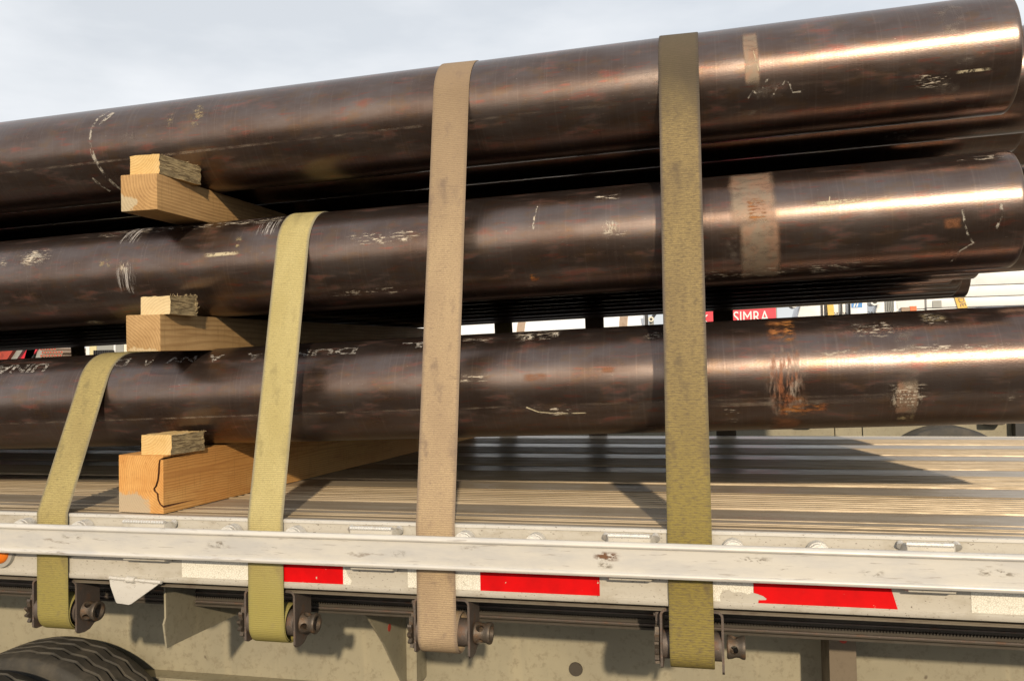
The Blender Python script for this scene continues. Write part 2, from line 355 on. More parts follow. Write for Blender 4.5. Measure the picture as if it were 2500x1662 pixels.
# deck planks
def plank(y0, y1, ribs, flat_mid=True):
    pts = []; mi = []
    def add(y, z, m): pts.append((y, z)); mi.append(m)
    add(y0, -.0025, 0)
    for (ya, yb, h) in ribs:
        add(ya, -.0025 if pts[-1][1] < 0 else 0, 1); add(ya+.0015, h, 2); add(yb-.0015, h, 0); add(yb, -.0025, 0)
    add(y1, -.0025, 0)
    bm = bmesh.new(); A = [bm.verts.new((TX0, y, z)) for y, z in pts]; B = [bm.verts.new((TX1, y, z)) for y, z in pts]
    ribset = [(a, b) for a, b, h in ribs]
    for i in range(len(pts)-1):
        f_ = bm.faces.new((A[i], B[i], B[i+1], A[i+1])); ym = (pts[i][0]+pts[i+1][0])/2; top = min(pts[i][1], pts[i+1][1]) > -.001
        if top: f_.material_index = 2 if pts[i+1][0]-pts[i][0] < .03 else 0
        else: f_.material_index = 2 if pts[i+1][1] > pts[i][1] and i > 0 else 1  # sunward rib sides get the bright slot: sunlight put into the colour
    a = bm.verts.new((TX0, y0, -.03)); b = bm.verts.new((TX1, y0, -.03)); c = bm.verts.new((TX1, y1, -.03)); d = bm.verts.new((TX0, y1, -.03))
    bm.faces.new((a, b, c, d)); bm.faces.new((A[0], a, b, B[0]))
    bm.faces.new((A[-1], B[-1], c, d))
    tp('floor_plank', bm, [DECK, DECKD, DECKR])
plank(Y0+.004, 2.371, [(2.066, 2.104, 0), (2.1075, 2.111, .001), (2.1135, 2.142, 0), (2.1455, 2.1495, .0015), (2.1525, 2.163, 0), (2.166, 2.1695, .0015), (2.1725, 2.213, 0), (2.216, 2.2195, .0015), (2.2225, 2.369, 0)])
for i in range(5):
    a = 2.3735+i*.457; b = a+.4545 if i < 4 else Y1
    ribs = [(a, a+.007, .004)]
    for k in range(8): ribs.append((a+.014+k*.0335, a+.014+k*.0335+.012, .0012))
    ribs.append((a+.288, b-.001, 0))
    plank(a, b, ribs)
# side skirt (both sides)
for s, ya in ((1, Y0), (-1, Y1)):
    bm = bmesh.new()
    P = [(0, 0), (.0045, .0015), (.012, .0015), (.012, -.03), (.006, -.03), (.006, -.170), (.03, -.170), (.03, -.176), (-.001, -.176), (-.0035, -.172), (-.0035, -.164), (0, -.161)]
    prism(bm, [(ya+s*p, z) for p, z in P], 'X', TX0, TX1)
    tp('side_skirt', bm, ALLOY2 if s == 1 else ALLOY)
# upper edge highlight lip of skirt
bm = bmesh.new(); prism(bm, [(Y0-.003, -.006), (Y0-.003, .0012), (Y0+.0015, .0028), (Y0+.003, .0028), (Y0+.003, -.006)], 'X', TX0, TX1); tp('deck_edge_lip', bm, ALLOY)
# rub rail, both sides
for s, ya in ((1, 2.005), (-1, Y1+.055)):
    P = [(.006, -.0205), (.012, -.021), (.012, -.101), (.005, -.102), (0, -.1005), (-.0022, -.0965), (-.0022, -.0935), (0, -.0905), (.0045, -.0890), (.0045, -.0362), (.0008, -.0345), (-.0008, -.0315), (-.0005, -.0285), (.003, -.0225)]
    bm = bmesh.new(); prism(bm, [(ya+s*p, z) for p, z in P], 'X', TX0, TX1); tp('rub_rail', bm, RAIL)
def rail_smudge(x0, x1, z0, z1, kind):
    bm = bmesh.new(); uvl = bm.loops.layers.uv.new('UVMap'); y = 2.0025-.0006 + .005
    y = 2.005+.0045-.0006; vs = [bm.verts.new(p) for p in ((x0, y, z0), (x1, y, z0), (x1, y, z1), (x0, y, z1))]; f_ = bm.faces.new(vs)
    for l, t_ in zip(f_.loops, ((0, 0), (1, 0), (1, 1), (0, 1))): l[uvl].uv = t_
    tp('grime_mark', bm, DEC[kind])
for a in ((-.285, -.215, -.068, -.040, 'smudge_brown'), (-.275, -.235, -.085, -.066, 'smudge_dark'), (-1.13, -1.09, -.078, -.056, 'smudge_dark'), (-1.30, -1.22, -.07, -.045, 'smudge_dark'), (-.79, -.74, -.075, -.055, 'smudge_dark'), (-.62, -.55, -.055, -.038, 'smudge_dark'), (.30, .36, -.082, -.06, 'smudge_dark'), (.02, .12, -.06, -.042, 'smudge_dark'), (.52, .62, -.07, -.05, 'smudge_dark'), (-1.75, -1.66, -.06, -.04, 'smudge_dark')): rail_smudge(*a)
# stake pockets with welds; spools
SP = [(-1.883, -1.696), (-1.242, -1.059), (-.605, -.427), (.034, .218), (.70, .88), (1.35, 1.53), (-2.53, -2.35), (-3.2, -3.0), (-3.8, -3.62)]
PK = [(-1.569, -1.419), (-.912, -.777), (-.262, -.140), (.388, .507), (1.04, 1.17), (-2.22, -2.09), (-2.86, -2.73), (-3.5, -3.37)]
for a, b in PK:
    bm = bmesh.new()
    prism(bm, [(a, Y0-.0005), (a+.012, Y0-.036), (b-.012, Y0-.036), (b, Y0-.0005)], 'Z', -.112, -.012, bev=.002)
    p = tp('stake_pocket', bm, ALLOY2)
    bm = bmesh.new(); n = 16
    for k in range(n):
        x = a+.016+(b-a-.032)*k/(n-1); cyl(bm, (x-.0035, Y0-.030, -.010), (x+.0035, Y0-.032, -.0105), .0070, .0062, 8)
        cyl(bm, (x-.0045, Y0-.004, -.115), (x+.0045, Y0-.005, -.1155), .0040, .0034, 8)
    for (xx, r_) in ((a+.004, .009), (b-.002, .011)):
        cyl(bm, (xx, Y0-.004, -.012), (xx, Y0-.013, -.018), r_*.8, r_, 10)
    obj('weld_bead', bm, WELD, p, kind='stuff')
for pr in SP:
    for x in pr:
        bm = bmesh.new(); cyl(bm, (x, 2.018, -.036), (x, Y0+.002, -.036), .0225, seg=28); cyl(bm, (x, 2.028, -.036), (x, Y0-.004, -.036), .0245, seg=28)
        tp('rail_spool', bm, WELD)
# reflective tape strips on the skirt
def tape(x0, x1, m, pts=None, z0=-.1595, z1=-.108):
    bm = bmesh.new(); P = pts or [(x0, z0), (x1, z0), (x1, z1), (x0, z1)]
    prism(bm, P, 'Y', Y0-.0012, Y0+.001); tp('reflective_tape', bm, m)
tape(-1.402, -1.194, TAPEW); tape(-1.194, -.936, TAPER); 
tape(0, 0, TAPEW, [(-.936, -.1595), (-.917, -.1595), (-.912, -.150), (-.922, -.140), (-.928, -.125), (-.936, -.108)])
tape(-.761, -.572, TAPEW); tape(-.572, -.277, TAPER)
tape(0, 0, TAPEW, [(-.063, -.1595), (.003, -.1595), (.001, -.148), (.008, -.134), (.022, -.132), (.032, -.138), (.05, -.136), (.062, -.141), (.076, -.137), (.076, -.108), (-.063, -.108)])
tape(0, 0, TAPER, [(.0775, -.137), (.085, -.1385), (.098, -.143), (.106, -.149), (.104, -.152), (.088, -.153), (.087, -.1595), (.384, -.1595), (.378, -.138), (.370, -.108), (.0775, -.108)])
tape(.533, .76, TAPEW); tape(.76, 1.05, TAPER); tape(1.2, 1.4, TAPEW); tape(-2.5, -2.2, TAPEW); tape(-2.2, -2.03, TAPER)
# tie plate
bm = bmesh.new(); prism(bm, [(-1.622, -.166), (-1.456, -.172), (-1.552, -.236), (-1.560, -.239), (-1.597, -.236), (-1.601, -.232), (-1.617, -.190)], 'Y', Y0-.010, Y0-.002, bev=.0015)
tpl = tp('tie_plate', bm, ALLOY)
bm = bmesh.new()
for k in range(20):
    x = -1.614+.150*k/19; r_ = .0055+(.004 if 7 <= k <= 9 else 0)+random.uniform(-.0008, .0008)
    cyl(bm, (x-.005, Y0-.009, -.168-.006*k/19), (x+.005, Y0-.0095, -.168-.006*k/19), r_, r_*.92, 9)
obj('weld_bead', bm, ALLOY, tpl, kind='stuff')
# marker light
bm = bmesh.new(); cyl(bm, (-1.978, Y0-.010, -.112), (-1.978, Y0+.001, -.112), .042, .045, 40); ml = tp('marker_light', bm, GREY, label='round orange side marker light in grey ring')
bm = bmesh.new()
for k in range(5): cyl(bm, (-1.978, Y0-.010-.004*k, -.112), (-1.978, Y0-.014-.004*k, -.112), .031*math.cos(k*.27), .031*math.cos((k+1)*.27), 32, cap=(k == 4))
obj('lens', bm, ORANGE, ml, smooth=60)
# winch track under skirt
bm = bmesh.new(); box(bm, TX0, TX1, 2.078, 2.30, -.191, -.186); box(bm, TX0, TX1, 2.075, 2.080, -.1925, -.1880)
tp('winch_track', bm, [TRK])
bm = bmesh.new(); box(bm, TX0, TX1, 2.292, 2.298, -.297, -.1915); prism(bm, [(2.282, -.297), (2.298, -.297), (2.298, -.303), (2.282, -.303)], 'X', TX0, TX1)
tk = tp('track_rear_flange', bm, GRIME_SHADE)
bm = bmesh.new()
for k in range(520):
    x = -2.6+k*.0075; z = -.276; prism(bm, [(x, z-.002), (x+.005, z-.002), (x+.0035, z+.002), (x+.001, z+.002)], 'Y', 2.283, 2.2925)
o = obj('stitched_edge', bm, GRIME_SHADE, tk); o['kind'] = 'stuff'
bm = bmesh.new(); box(bm, TX0, TX1, 2.286, 2.2915, -.266, -.2625); box(bm, TX0, TX1, 2.286, 2.2915, -.2925, -.288); obj('rub_strip', bm, STEEL, tk)
# main beams
for ya in (2.80, 3.90):
    bm = bmesh.new(); box(bm, TX0, TX1, ya, ya+.008, -.70, -.14); tp('main_beam_web', bm, BEIGE)
    bm = bmesh.new(); box(bm, TX0, TX1, ya-.07, ya+.08, -.712, -.7005); box(bm, TX0, TX1, ya-.07, ya+.08, -.1395, -.128); tp('main_beam_flange', bm, BEIGE)
bm = bmesh.new()
x = TX0+.1
while x < TX1:
    box(bm, x, x+.05, 2.31, 4.60, -.126, -.032); x += .305
o = tp('cross_member', bm, GRIME_SHADE); o['kind'] = 'stuff'
# outrigger plates
def outrigger(x, pts, t=.006, mat=BEIGE):
    bm = bmesh.new(); prism(bm, pts, 'X', x, x+t, bev=.0015); return tp('outrigger_plate', bm, mat)
outrigger(-1.520, [(2.145, -.198), (2.15, -.30), (2.139, -.315), (2.152, -.385), (2.50, -.395), (2.799, -.40), (2.799, -.192), (2.30, -.192)])
outrigger(-1.012, [(2.34, -.272), (2.35, -.31), (2.50, -.45), (2.68, -.655), (2.798, -.655), (2.798, -.272)])
for x in (-1.006,):
    bm = bmesh.new(); box(bm, x, x+.035, 2.70, 2.798, -.655, -.272); sp_ = tp('stiffener', bm, BEIGE)
bm = bmesh.new(); box(bm, .300, .372, 2.595, 2.601, -.95, -.305); box(bm, .300, .306, 2.602, 2.798, -.95, -.305); st_ = tp('stiffener', bm, BRNS)
for (x, y, z, p) in ((.338, 2.592, -.395, st_),):
    bm = bmesh.new(); cyl(bm, (x, y, z), (x, y+.006, z), .011, seg=12); obj('bolt', bm, REDB, p)
bm = bmesh.new(); cyl(bm, (-1.014, 2.55, -.42), (-1.005, 2.55, -.42), .012, seg=12); tp('bolt', bm, REDB)
for (x, z, r_) in ((-.46, -.60, .022), (-.31, -.40, .007), (-1.34, -.45, .006), (-.06, -.44, .006)):
    bm = bmesh.new(); cyl(bm, (x, 2.795, z), (x, 2.80, z), r_, r_*1.05, seg=16); tp('bolt', bm, GRIME_SHADE)
# wheels
def tyre_mesh(r_=.5, wd=.28):
    bm = bmesh.new(); n = 264; prof = []
    cols = [(-.5, -.16, 0), (-.505, -.10, 0), (-.49, -.05, 0), (-.455, -.018, 0), (-.42, -.006, 0), (-.40, -.002, 0)]
    gro = [-.255, -.09, .09, .255]
    for g in gro:
        cols += [(g-.035, 0, 1), (g-.024, -.011, 1), (g+.012, -.011, 1), (g+.024, 0, 1)]
    cols += [(.40, -.002, 0), (.42, -.006, 0), (.455, -.018, 0), (.49, -.05, 0), (.505, -.10, 0), (.5, -.16, 0), (.42, -.22, 0)]
    cols = [(-.42, -.22, 0)]+cols
    R_ = []
    for i in range(n):
        a = 2*PI*i/n; ph = (i % 8)/8; zz = (ph*2 if ph < .5 else 2-ph*2)-.5
        row = []
        for c, d, z_ in cols:
            y = (c+(zz*.052 if z_ else 0))*wd; crown = -.012*(c*2)**4 if abs(c) < .41 else -.005
            rr = r_+d+crown
            row.append(bm.verts.new((rr*math.cos(a), y, rr*math.sin(a))))
        R_.append(row)
    for i in range(n):
        A, B = R_[i], R_[(i+1) % n]
        for k in range(len(cols)-1): bm.faces.new((A[k], B[k], B[k+1], A[k+1])).smooth = True
    return bm
WH0 = None
def wheel(x, y):
    global WH0
    if WH0 is None:
        o = bpy.data.objects.new('wheel', None); C.objects.link(o); o.parent = TR; o.location = INV+Vector((x, y, -1.053-.0))
        obj('tyre', tyre_mesh(), RUB, o, smooth=38)
        bm = bmesh.new(); cyl(bm, (0, -.10, 0), (0, .10, 0), .285, seg=40); cyl(bm, (0, -.13, 0), (0, -.09, 0), .12, seg=24); obj('rim', bm, RIM, o, smooth=40)
        WH0 = o; return o
    c = copy_tree(WH0, TR); c.location = INV+Vector((x, y, -1.053)); return c
for x in (-2.28, -3.55):
    for y in (2.235, 2.575, 4.14, 4.475): wheel(x, y)

# ------------------------------------------------------------------ pipes
RP = .146; PITCH = .2925; YC = 2.375; TILT = .0274; ZT = {'T': 1.1324, 'M': .7419, 'B': .354}
DZ = [0, .014, .022, .031, .036, .037, .040, .046]
ENDS = {'T': [.727, 1.0, .925, 1.10, .80, 1.0, .9, 1.1], 'M': [.7245, .88, .80, .80, .90, .97, 1.03, 1.152], 'B': [.95, .80, .86, .74, .9, .8, .92, .85]}
def pipe_mesh(x0, x1, seg=112, th=.0115):
    bm = bmesh.new(); rings = []
    for (x, rr) in ((x0, RP-th), (x0, RP-.002), (x0+.003, RP), (x0+.012, RP), (x1-.012, RP), (x1-.003, RP), (x1, RP-.0025), (x1, RP-th), (x0, RP-th)):
        rings.append([bm.verts.new((x, rr*math.cos(2*PI*i/seg), rr*math.sin(2*PI*i/seg))) for i in range(seg)])
    for k in range(len(rings)-1):
        A, B = rings[k], rings[k+1]
        for i in range(seg):
            j = (i+1) % seg; f_ = bm.faces.new((A[i], A[j], B[j], B[i])); f_.smooth = k in (2, 3, 4, 7); f_.material_index = 1 if k in (0, 1, 5, 6) else 0
    return bm
ORD = ['front', 'second', 'third', 'fourth', 'fifth', 'sixth', 'seventh', 'rearmost']
TN = {'T': 'top', 'M': 'middle', 'B': 'bottom'}
LB = {'T': 'front dark steel pipe of the top layer, uppermost in the stack against the sky',
      'M': 'front dark steel pipe of the middle layer, with wide tan stain',
      'B': 'front dark steel pipe of the bottom layer with stencilled letters and orange rust band'}
PIPES = {}
for t in 'TMB':
    for i in range(8):
        L = LB[t] if i == 0 else f'dark steel pipe, {ORD[i]} ' + ('and furthest back' if i == 7 else 'counting back') + f' in the {TN[t]} pipe layer'
        xl = -10.8-random.uniform(0, .5)
        o = obj('steel_pipe', pipe_mesh(xl, ENDS[t][i], 112 if i < 2 else 72), [PIPE, PIPE_END], None, (0, YC+i*PITCH, ZT[t]+DZ[i]))
        o.rotation_euler = (0, -math.atan(TILT), 0)
        tag(o, L, 'pipe', f'{TN[t]} layer of steel pipes'); PIPES[t, i] = o
def patch(p, kind, s0, s1, a0, a1, name, r_=RP+.0009, slant=0):
    bm = bmesh.new(); uvl = bm.loops.layers.uv.new('UVMap'); nx = max(2, int((s1-s0)/.03)); na = max(2, int((a1-a0)/4)+1)
    g = []
    for i in range(nx+1):
        g.append([])
        for j in range(na+1):
            a = math.radians(a0+(a1-a0)*j/na); s = s0+(s1-s0)*i/nx+slant*(j/na-.5)
            g[-1].append((bm.verts.new((s, -r_*math.cos(a), r_*math.sin(a))), (i/nx, j/na)))
    for i in range(nx):
        for j in range(na):
            q = (g[i][j], g[i+1][j], g[i+1][j+1], g[i][j+1]); f_ = bm.faces.new([v for v, _ in q]); f_.smooth = True
            for l, (v, t_) in zip(f_.loops, q): l[uvl].uv = t_
    return obj(name, bm, DEC[kind], p)
NM = {'chalk': 'chalk_mark', 'yellow': 'paint_smear', 'faint': 'faint_stain', 'tan': 'tan_stain', 'scuff': 'scuff_mark', 'line': 'scratch', 'streak': 'scrape_streaks', 'bright': 'scrape', 'rusty': 'rust_stain', 'orange': 'rust_stain', 'rustband': 'rust_band', 'seam': 'seam_line'}
MARKS = [
('T','faint',-1.721,-1.654,-4.4,11.4),('T','yellow',-1.575,-1.540,3,35),('T','yellow',-1.483,-1.440,1.5,39.5),
('T','tan',.090,.130,-22,44),('T','faint',.062,.169,-52.1,-42.1),
('T','scuff',.488,.575,-42,-25),('T','scuff',.50,.57,-38,-26),('T','line',.58,.662,-30,-26.5),('T','faint',.535,.615,-12.9,55.8),('T','faint',.574,.627,-24.1,-14.3),
('T','faint',.535,.60,-60,-32),('T','faint',.583,.713,-72.7,-63.1),('T','faint',-.2,.0,-20,10),
('M','scuff',-2.107,-1.955,12.6,40.8),('M','chalk',-2.09,-1.99,16,34),('M','scuff',-2.158,-2.125,14.2,31.7),('M','streak',-1.755,-1.667,33.6,80),('M','streak',-1.74,-1.67,-30,10),('M','bright',-1.727,-1.686,-6,13.5),
('M','yellow',-1.81,-1.743,3,17),('M','line',-1.443,-1.319,7,12),('M','yellow',-1.345,-1.320,6.8,31),('M','streak',-1.29,-1.21,27,56),('M','bright',-.277,-.227,-5,14),('M','scuff',-.31,-.22,36,47),('M','scuff',-.30,-.20,-7,2),
('M','tan',.045,.168,-6,74),('M','tan',.065,.172,-70,4),('M','faint',.03,.07,-45,-8),('M','orange',.09,.14,-4,24),('M','rusty',.539,.585,-23.5,-11.2),('M','line',.25,.37,9,14),('M','scuff',.574,.711,47.6,59.2),('M','orange',-.482,-.453,-50.3,-38.6),
('M','scuff',-1.077,-.834,-53.2,-43),('M','bright',-1.937,-1.86,-84,-66),('M','scuff',-1.0,-.75,5,22),('M','scuff',-.2,.5,-66,-50),('M','scuff',-1.9,-1.1,50,68),
('B','scuff',-.54,-.395,50.5,78),('B','bright',-.51,-.47,52,70),('B','bright',-.43,-.40,56,76),('B','scuff',-.685,-.582,52.8,66.9),('B','scuff',-.178,-.088,46.2,57.5),
('B','orange',.128,.207,32.7,74),('B','rustband',.120,.228,-50,36),('B','orange',.150,.225,-48,-20),('B','orange',.20,.275,-42,-30),('B','rusty',.13,.22,-78,-45),
('B','faint',.426,.484,-20.3,58),('B','tan',.425,.478,-48,-8),('B','bright',.413,.486,-40,-14),('B','scuff',.40,.50,-30,-12),('B','yellow',.427,.477,-62,-46),('B','scuff',.497,.569,45.2,70.4),('B','yellow',.50,.57,50,66),('B','scuff',.33,.435,32.2,56),
('B','scuff',.629,.69,-37,-24),('B','scuff',-.471,-.355,-36,-24),('B','scuff',.02,.08,-58,-46),('B','scuff',.02,.06,-42,-32),('B','rusty',-.29,-.245,8,16),('B','rusty',-.50,-.42,2,12),('B','scuff',-.7,-.55,4,14),('B','scuff',.2,.75,8,24),
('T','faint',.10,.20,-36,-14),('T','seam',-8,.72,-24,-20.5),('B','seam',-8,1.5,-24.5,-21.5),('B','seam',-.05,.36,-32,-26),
]
for t, k, s0, s1, a0, a1 in MARKS: patch(PIPES[t, 0], k, s0, s1, a0, a1, NM[k])
# hand-drawn chalk strokes as thin curved strips lying on the pipe
def stroke(p, pts, wd, kind='chalk', name='chalk_mark'):
    bm = bmesh.new(); uvl = bm.loops.layers.uv.new('UVMap'); r_ = RP+.0012; P = []
    # resample
    for i in range(len(pts)-1):
        (s0, a0), (s1, a1) = pts[i], pts[i+1]; n = max(2, int(max(abs(s1-s0)/.02, abs(a1-a0)/4)))
        for k in range(n): P.append((s0+(s1-s0)*k/n, a0+(a1-a0)*k/n))
    P.append(pts[-1]); V = []
    for i, (s, a) in enumerate(P):
        q = P[min(i+1, len(P)-1)]; o_ = P[max(i-1, 0)]; ds, da = q[0]-o_[0], math.radians(q[1]-o_[1])*r_; L = math.hypot(ds, da) or 1
        ww = wd*random.uniform(.75, 1.2); ns_, na_ = -da/L*ww/2, ds/L*ww/2
        V.append([(bm.verts.new((s+g*ns_, -r_*math.cos(math.radians(a)+g*na_/r_), r_*math.sin(math.radians(a)+g*na_/r_))), ((g+1)/2, .5)) for g in (-1, 1)])
    for i in range(len(V)-1):
        q = (V[i][0], V[i+1][0], V[i+1][1], V[i][1]); f_ = bm.faces.new([v for v, _ in q]); f_.smooth = True
        for l, (v, t_) in zip(f_.loops, q): l[uvl].uv = t_
    return obj(name, bm, DEC[kind], p)
T0, M0, B0 = PIPES['T', 0], PIPES['M', 0], PIPES['B', 0]
stroke(T0, [(-1.792, 48), (-1.812, 34), (-1.822, 18), (-1.822, 0), (-1.815, -15), (-1.80, -35), (-1.785, -52), (-1.768, -68)], .014)
stroke(T0, [(-1.768, 43), (-1.779, 34), (-1.797, 22)], .018)
stroke(T0, [(-1.845, -40), (-1.833, -50), (-1.818, -62)], .014)
stroke(T0, [(.098, -31), (.110, -24), (.118, -27), (.130, -26), (.140, -19), (.147, -14)], .006, 'chalk')
stroke(T0, [(.160, -30), (.170, -22), (.178, -25), (.188, -18), (.198, -20), (.206, -30), (.226, -30)], .006, 'chalk')
stroke(T0, [(.116, 15), (.126, -6)], .003, 'line', 'scratch')
stroke(M0, [(-.449, 37), (-.456, 22), (-.458, 9)], .006, 'bright', 'scrape')
stroke(M0, [(.584, -5), (.590, -20), (.598, -30), (.612, -38), (.585, -46), (.572, -60)], .008)
stroke(M0, [(.668, -2), (.668, -14), (.658, -25)], .010)
stroke(M0, [(.29, 19), (.284, 9)], .003, 'line', 'scratch')
stroke(B0, [(-.49, -24), (-.46, -30), (-.40, -33), (-.33, -33)], .004, 'line', 'scratch')
def stencil(p, txt, s0, s1, a0, a1):
    cu = bpy.data.curves.new('t', 'FONT'); cu.body = txt; cu.offset = .022; to = bpy.data.objects.new('t', cu); C.objects.link(to)
    me = bpy.data.meshes.new_from_object(to.evaluated_get(bpy.context.evaluated_depsgraph_get())); bpy.data.objects.remove(to)
    bm = bmesh.new(); bm.from_mesh(me); bmesh.ops.triangulate(bm, faces=bm.faces[:])
    bmesh.ops.subdivide_edges(bm, edges=bm.edges[:], cuts=2, use_grid_fill=True)
    xs = [v.co.x for v in bm.verts]; ys = [v.co.y for v in bm.verts]; x0, x1, y0, y1 = min(xs), max(xs), min(ys), max(ys)
    r_ = RP+.0012
    for v in bm.verts:
        q = (v.co.x-x0)/(x1-x0); g = (v.co.y-y0)/(y1-y0)
        s = s1+(s0-s1)*q; a = math.radians(a1+(a0-a1)*g)
        v.co = (s, -r_*math.cos(a), r_*math.sin(a))
    return obj('stencil_letters', bm, DEC['letter'], p)
stencil(B0, 'UINA', -2.21, -2.018, 42, 58); stencil(B0, 'D', -1.785, -1.73, 43, 59); stencil(B0, 'NV', -1.60, -1.50, 46, 57); stencil(B0, 'A', -1.675, -1.645, 42, 53)
stencil(B0, 'A', -1.46, -1.41, 44, 57); stencil(B0, 'A', -1.335, -1.28, 44, 57); stencil(B0, 'DUN', -1.20, -.985, 46, 58); stencil(B0, 'L', -.855, -.79, 50, 62)

stencil(PIPES['T', 1], 'GB3', .565, .485, -60, -76)

# ------------------------------------------------------------------ timbers and wedge blocks
def beam(label, mat, x0, w, y0, z0, h, yaw, L, crack=False, far=None, pitch=0):
    t = thing('timber_beam', label, 'timber', (x0, y0, z0), 'timber beams between the pipe layers') if crack else None
    if crack:
        # cross-section split by a jagged crack that closes with depth
        path = [(.992*w, .955*h), (.930*w, .930*h), (.915*w, .86*h), (.905*w, .70*h), (.885*w, .58*h), (.845*w, .475*h), (.80*w, .43*h), (.815*w, .385*h), (.875*w, .345*h), (.888*w, .24*h), (.93*w, .165*h), (w, .120*h)]
        gapw = [.3, 1, 1.2, 1.3, 1.2, 1.4, 1.3, 1.5, 1.3, 1.1, 1.2, 1.1]
        bm = bmesh.new(); ys = [0, .03, .06, .10, .15, L]; secs = []
        for y in ys:
            g = max(0, 1-y/.14)*.0030
            main = [(0, 0), (0, h), (w, h)]+[(p[0]-g*gw, p[1]+(g*gw if i > 6 else 0)) for i, (p, gw) in enumerate(zip(path, gapw))][:0]
            L1 = [(p[0]-g*gw, p[1]) for p, gw in zip(path, gapw)]; L1[-1] = (w, path[-1][1]-g*1.2); L1[0] = (w, path[0][1]+g*.8)
            L2 = [(p[0]+g*gw*.7, p[1]) for p, gw in zip(path, gapw)]; L2[-1] = (w, path[-1][1]+g*1.2); L2[0] = (w, path[0][1]-g)
            secs.append(([(0, 0), (0, h), (w, h)]+L1+[(w, 0)], L2))
        if far: secs = [([(p[0], p[1]*(1+(far/h-1)*y/L)) for p in s_[0]], [(p[0], p[1]*(1+(far/h-1)*y/L)) for p in s_[1]]) for s_, y in zip(secs, ys)]
        for which in (0, 1):
            rows = [[bm.verts.new((p[0], y, p[1])) for p in s_[which]] for s_, y in zip(secs, ys)]
            n = len(rows[0]); bm.faces.new(rows[0]); bm.faces.new(rows[-1][::-1])
            for k in range(len(ys)-1):
                for i in range(n):
                    j = (i+1) % n; f_ = bm.faces.new((rows[k][i], rows[k+1][i], rows[k+1][j], rows[k][j]))
                    # faces lining the crack take the darker brown slot
                    if k < 4 and ((which == 0 and 3 <= i <= 13) or (which == 1 and i < n-1)): f_.material_index = 1
        o = obj('timber', bm, [mat, CRACK], t)
    else:
        bm = bmesh.new(); box(bm, 0, w, 0, L, 0, h, bev=.0035)
        for v in bm.verts: v.co.x += random.uniform(-.0008, .0008); v.co.z += random.uniform(-.0008, .0008)
        o = obj('timber_beam', bm, mat, None, (x0, y0, z0)); tag(o, label, 'timber', 'timber beams between the pipe layers'); t = o
    t.rotation_euler = (pitch, 0, yaw); return t
beam('thick cracked orange timber beam lying on the trailer deck under the bottom pipe', WOODB, -1.627, .151, 2.100, .0025, .158, -.088, 2.42, True, far=.20)
beam('square brown timber beam between the bottom and middle pipes', WOODM, -1.586, .108, 2.080, .4475, .102, 0.0, 2.45, pitch=.0185)
beam('weathered timber beam with pale corner, highest of the three, under the top pipe', WOODT, -1.602, .115, 2.080, .8385, .102, 0.02, 2.45, pitch=.0185)
def block(label, mat, pts, z0, h, hb, hairs=0, side=1):
    bm = bmesh.new(); n = 10
    # irregular prism: pts = A(front left) B(front right) C(back right) D(back left)
    def lerp(a, b, t): return (a[0]+(b[0]-a[0])*t, a[1]+(b[1]-a[1])*t)
    ring = [];  A, B, C_, D = pts
    for a, b in ((A, B), (B, C_), (C_, D), (D, A)):
        for k in range(n): ring.append(lerp(a, b, k/n))
    bx = min(p[0] for p in pts); by = min(p[1] for p in pts); dy = max(p[1] for p in pts)-by
    levels = 6; V = []
    for l in range(levels+1):
        row = []
        for i, (x, y) in enumerate(ring):
            hh = h+(hb-h)*(y-by)/dy; j = .0011 if 0 < l else .0004
            rough = .0022 if n <= i < 3*n else .0007
            row.append(bm.verts.new((x-bx+random.uniform(-rough, rough), y-by+random.uniform(-rough, rough), hh*l/levels+(random.uniform(-j, j) if l == levels else 0))))
        V.append(row)
    m_ = len(ring)
    for l in range(levels):
        for i in range(m_):
            j = (i+1) % m_; f_ = bm.faces.new((V[l][i], V[l][j], V[l+1][j], V[l+1][i])); f_.material_index = 1 if n <= i < 3*n else 0
    bm.faces.new(V[-1]).material_index = 0; bm.faces.new(V[0][::-1])
    o = obj('wedge_block', bm, [mat, BLKS], None, (bx, by, z0)); tag(o, label, 'wood block', 'wedge blocks on the beam ends')
    if hairs:
        bm = bmesh.new()
        for k in range(hairs):
            t = random.random()
            if random.random() < .5: q = lerp(B, C_, t); z = hb+(h-hb)*(1-t)
            else: q = lerp(B, C_, random.uniform(.9, 1)); z = random.uniform(.1, 1)*hb
            p0 = Vector((q[0]-bx, q[1]-by, z-.001)); d = Vector((random.uniform(-.3, 1), random.uniform(-.8, .3), random.uniform(-.1, 1))).normalized()
            L = random.uniform(.003, .011); p1 = p0+d*L*.5; p2 = p1+(d+Vector((random.uniform(-.7, .7), 0, random.uniform(-.7, .5)))).normalized()*L*.5
            cyl(bm, p0, p1, .0005, .0004, 4); cyl(bm, p1, p2, .0004, .0001, 4)
        s = obj('splinters', bm, BLK2, o); s['kind'] = 'stuff'
    return o
block('orange-ended pale block with smooth face on the highest timber beam', BLK1, [(-1.585, 2.098), (-1.490, 2.095), (-1.470, 2.262), (-1.575, 2.262)], .9415, .056, .056, 14)
block('pale rough block with hairy splinters on the middle timber beam', BLK2, [(-1.553, 2.098), (-1.459, 2.095), (-1.452, 2.215), (-1.550, 2.225)], .5500, .050, .060, 60)
block('yellow block with dark ragged side on the cracked bottom beam', BLK1, [(-1.560, 2.108), (-1.464, 2.105), (-1.452, 2.245), (-1.552, 2.250)], .1610, .055, .055, 34)

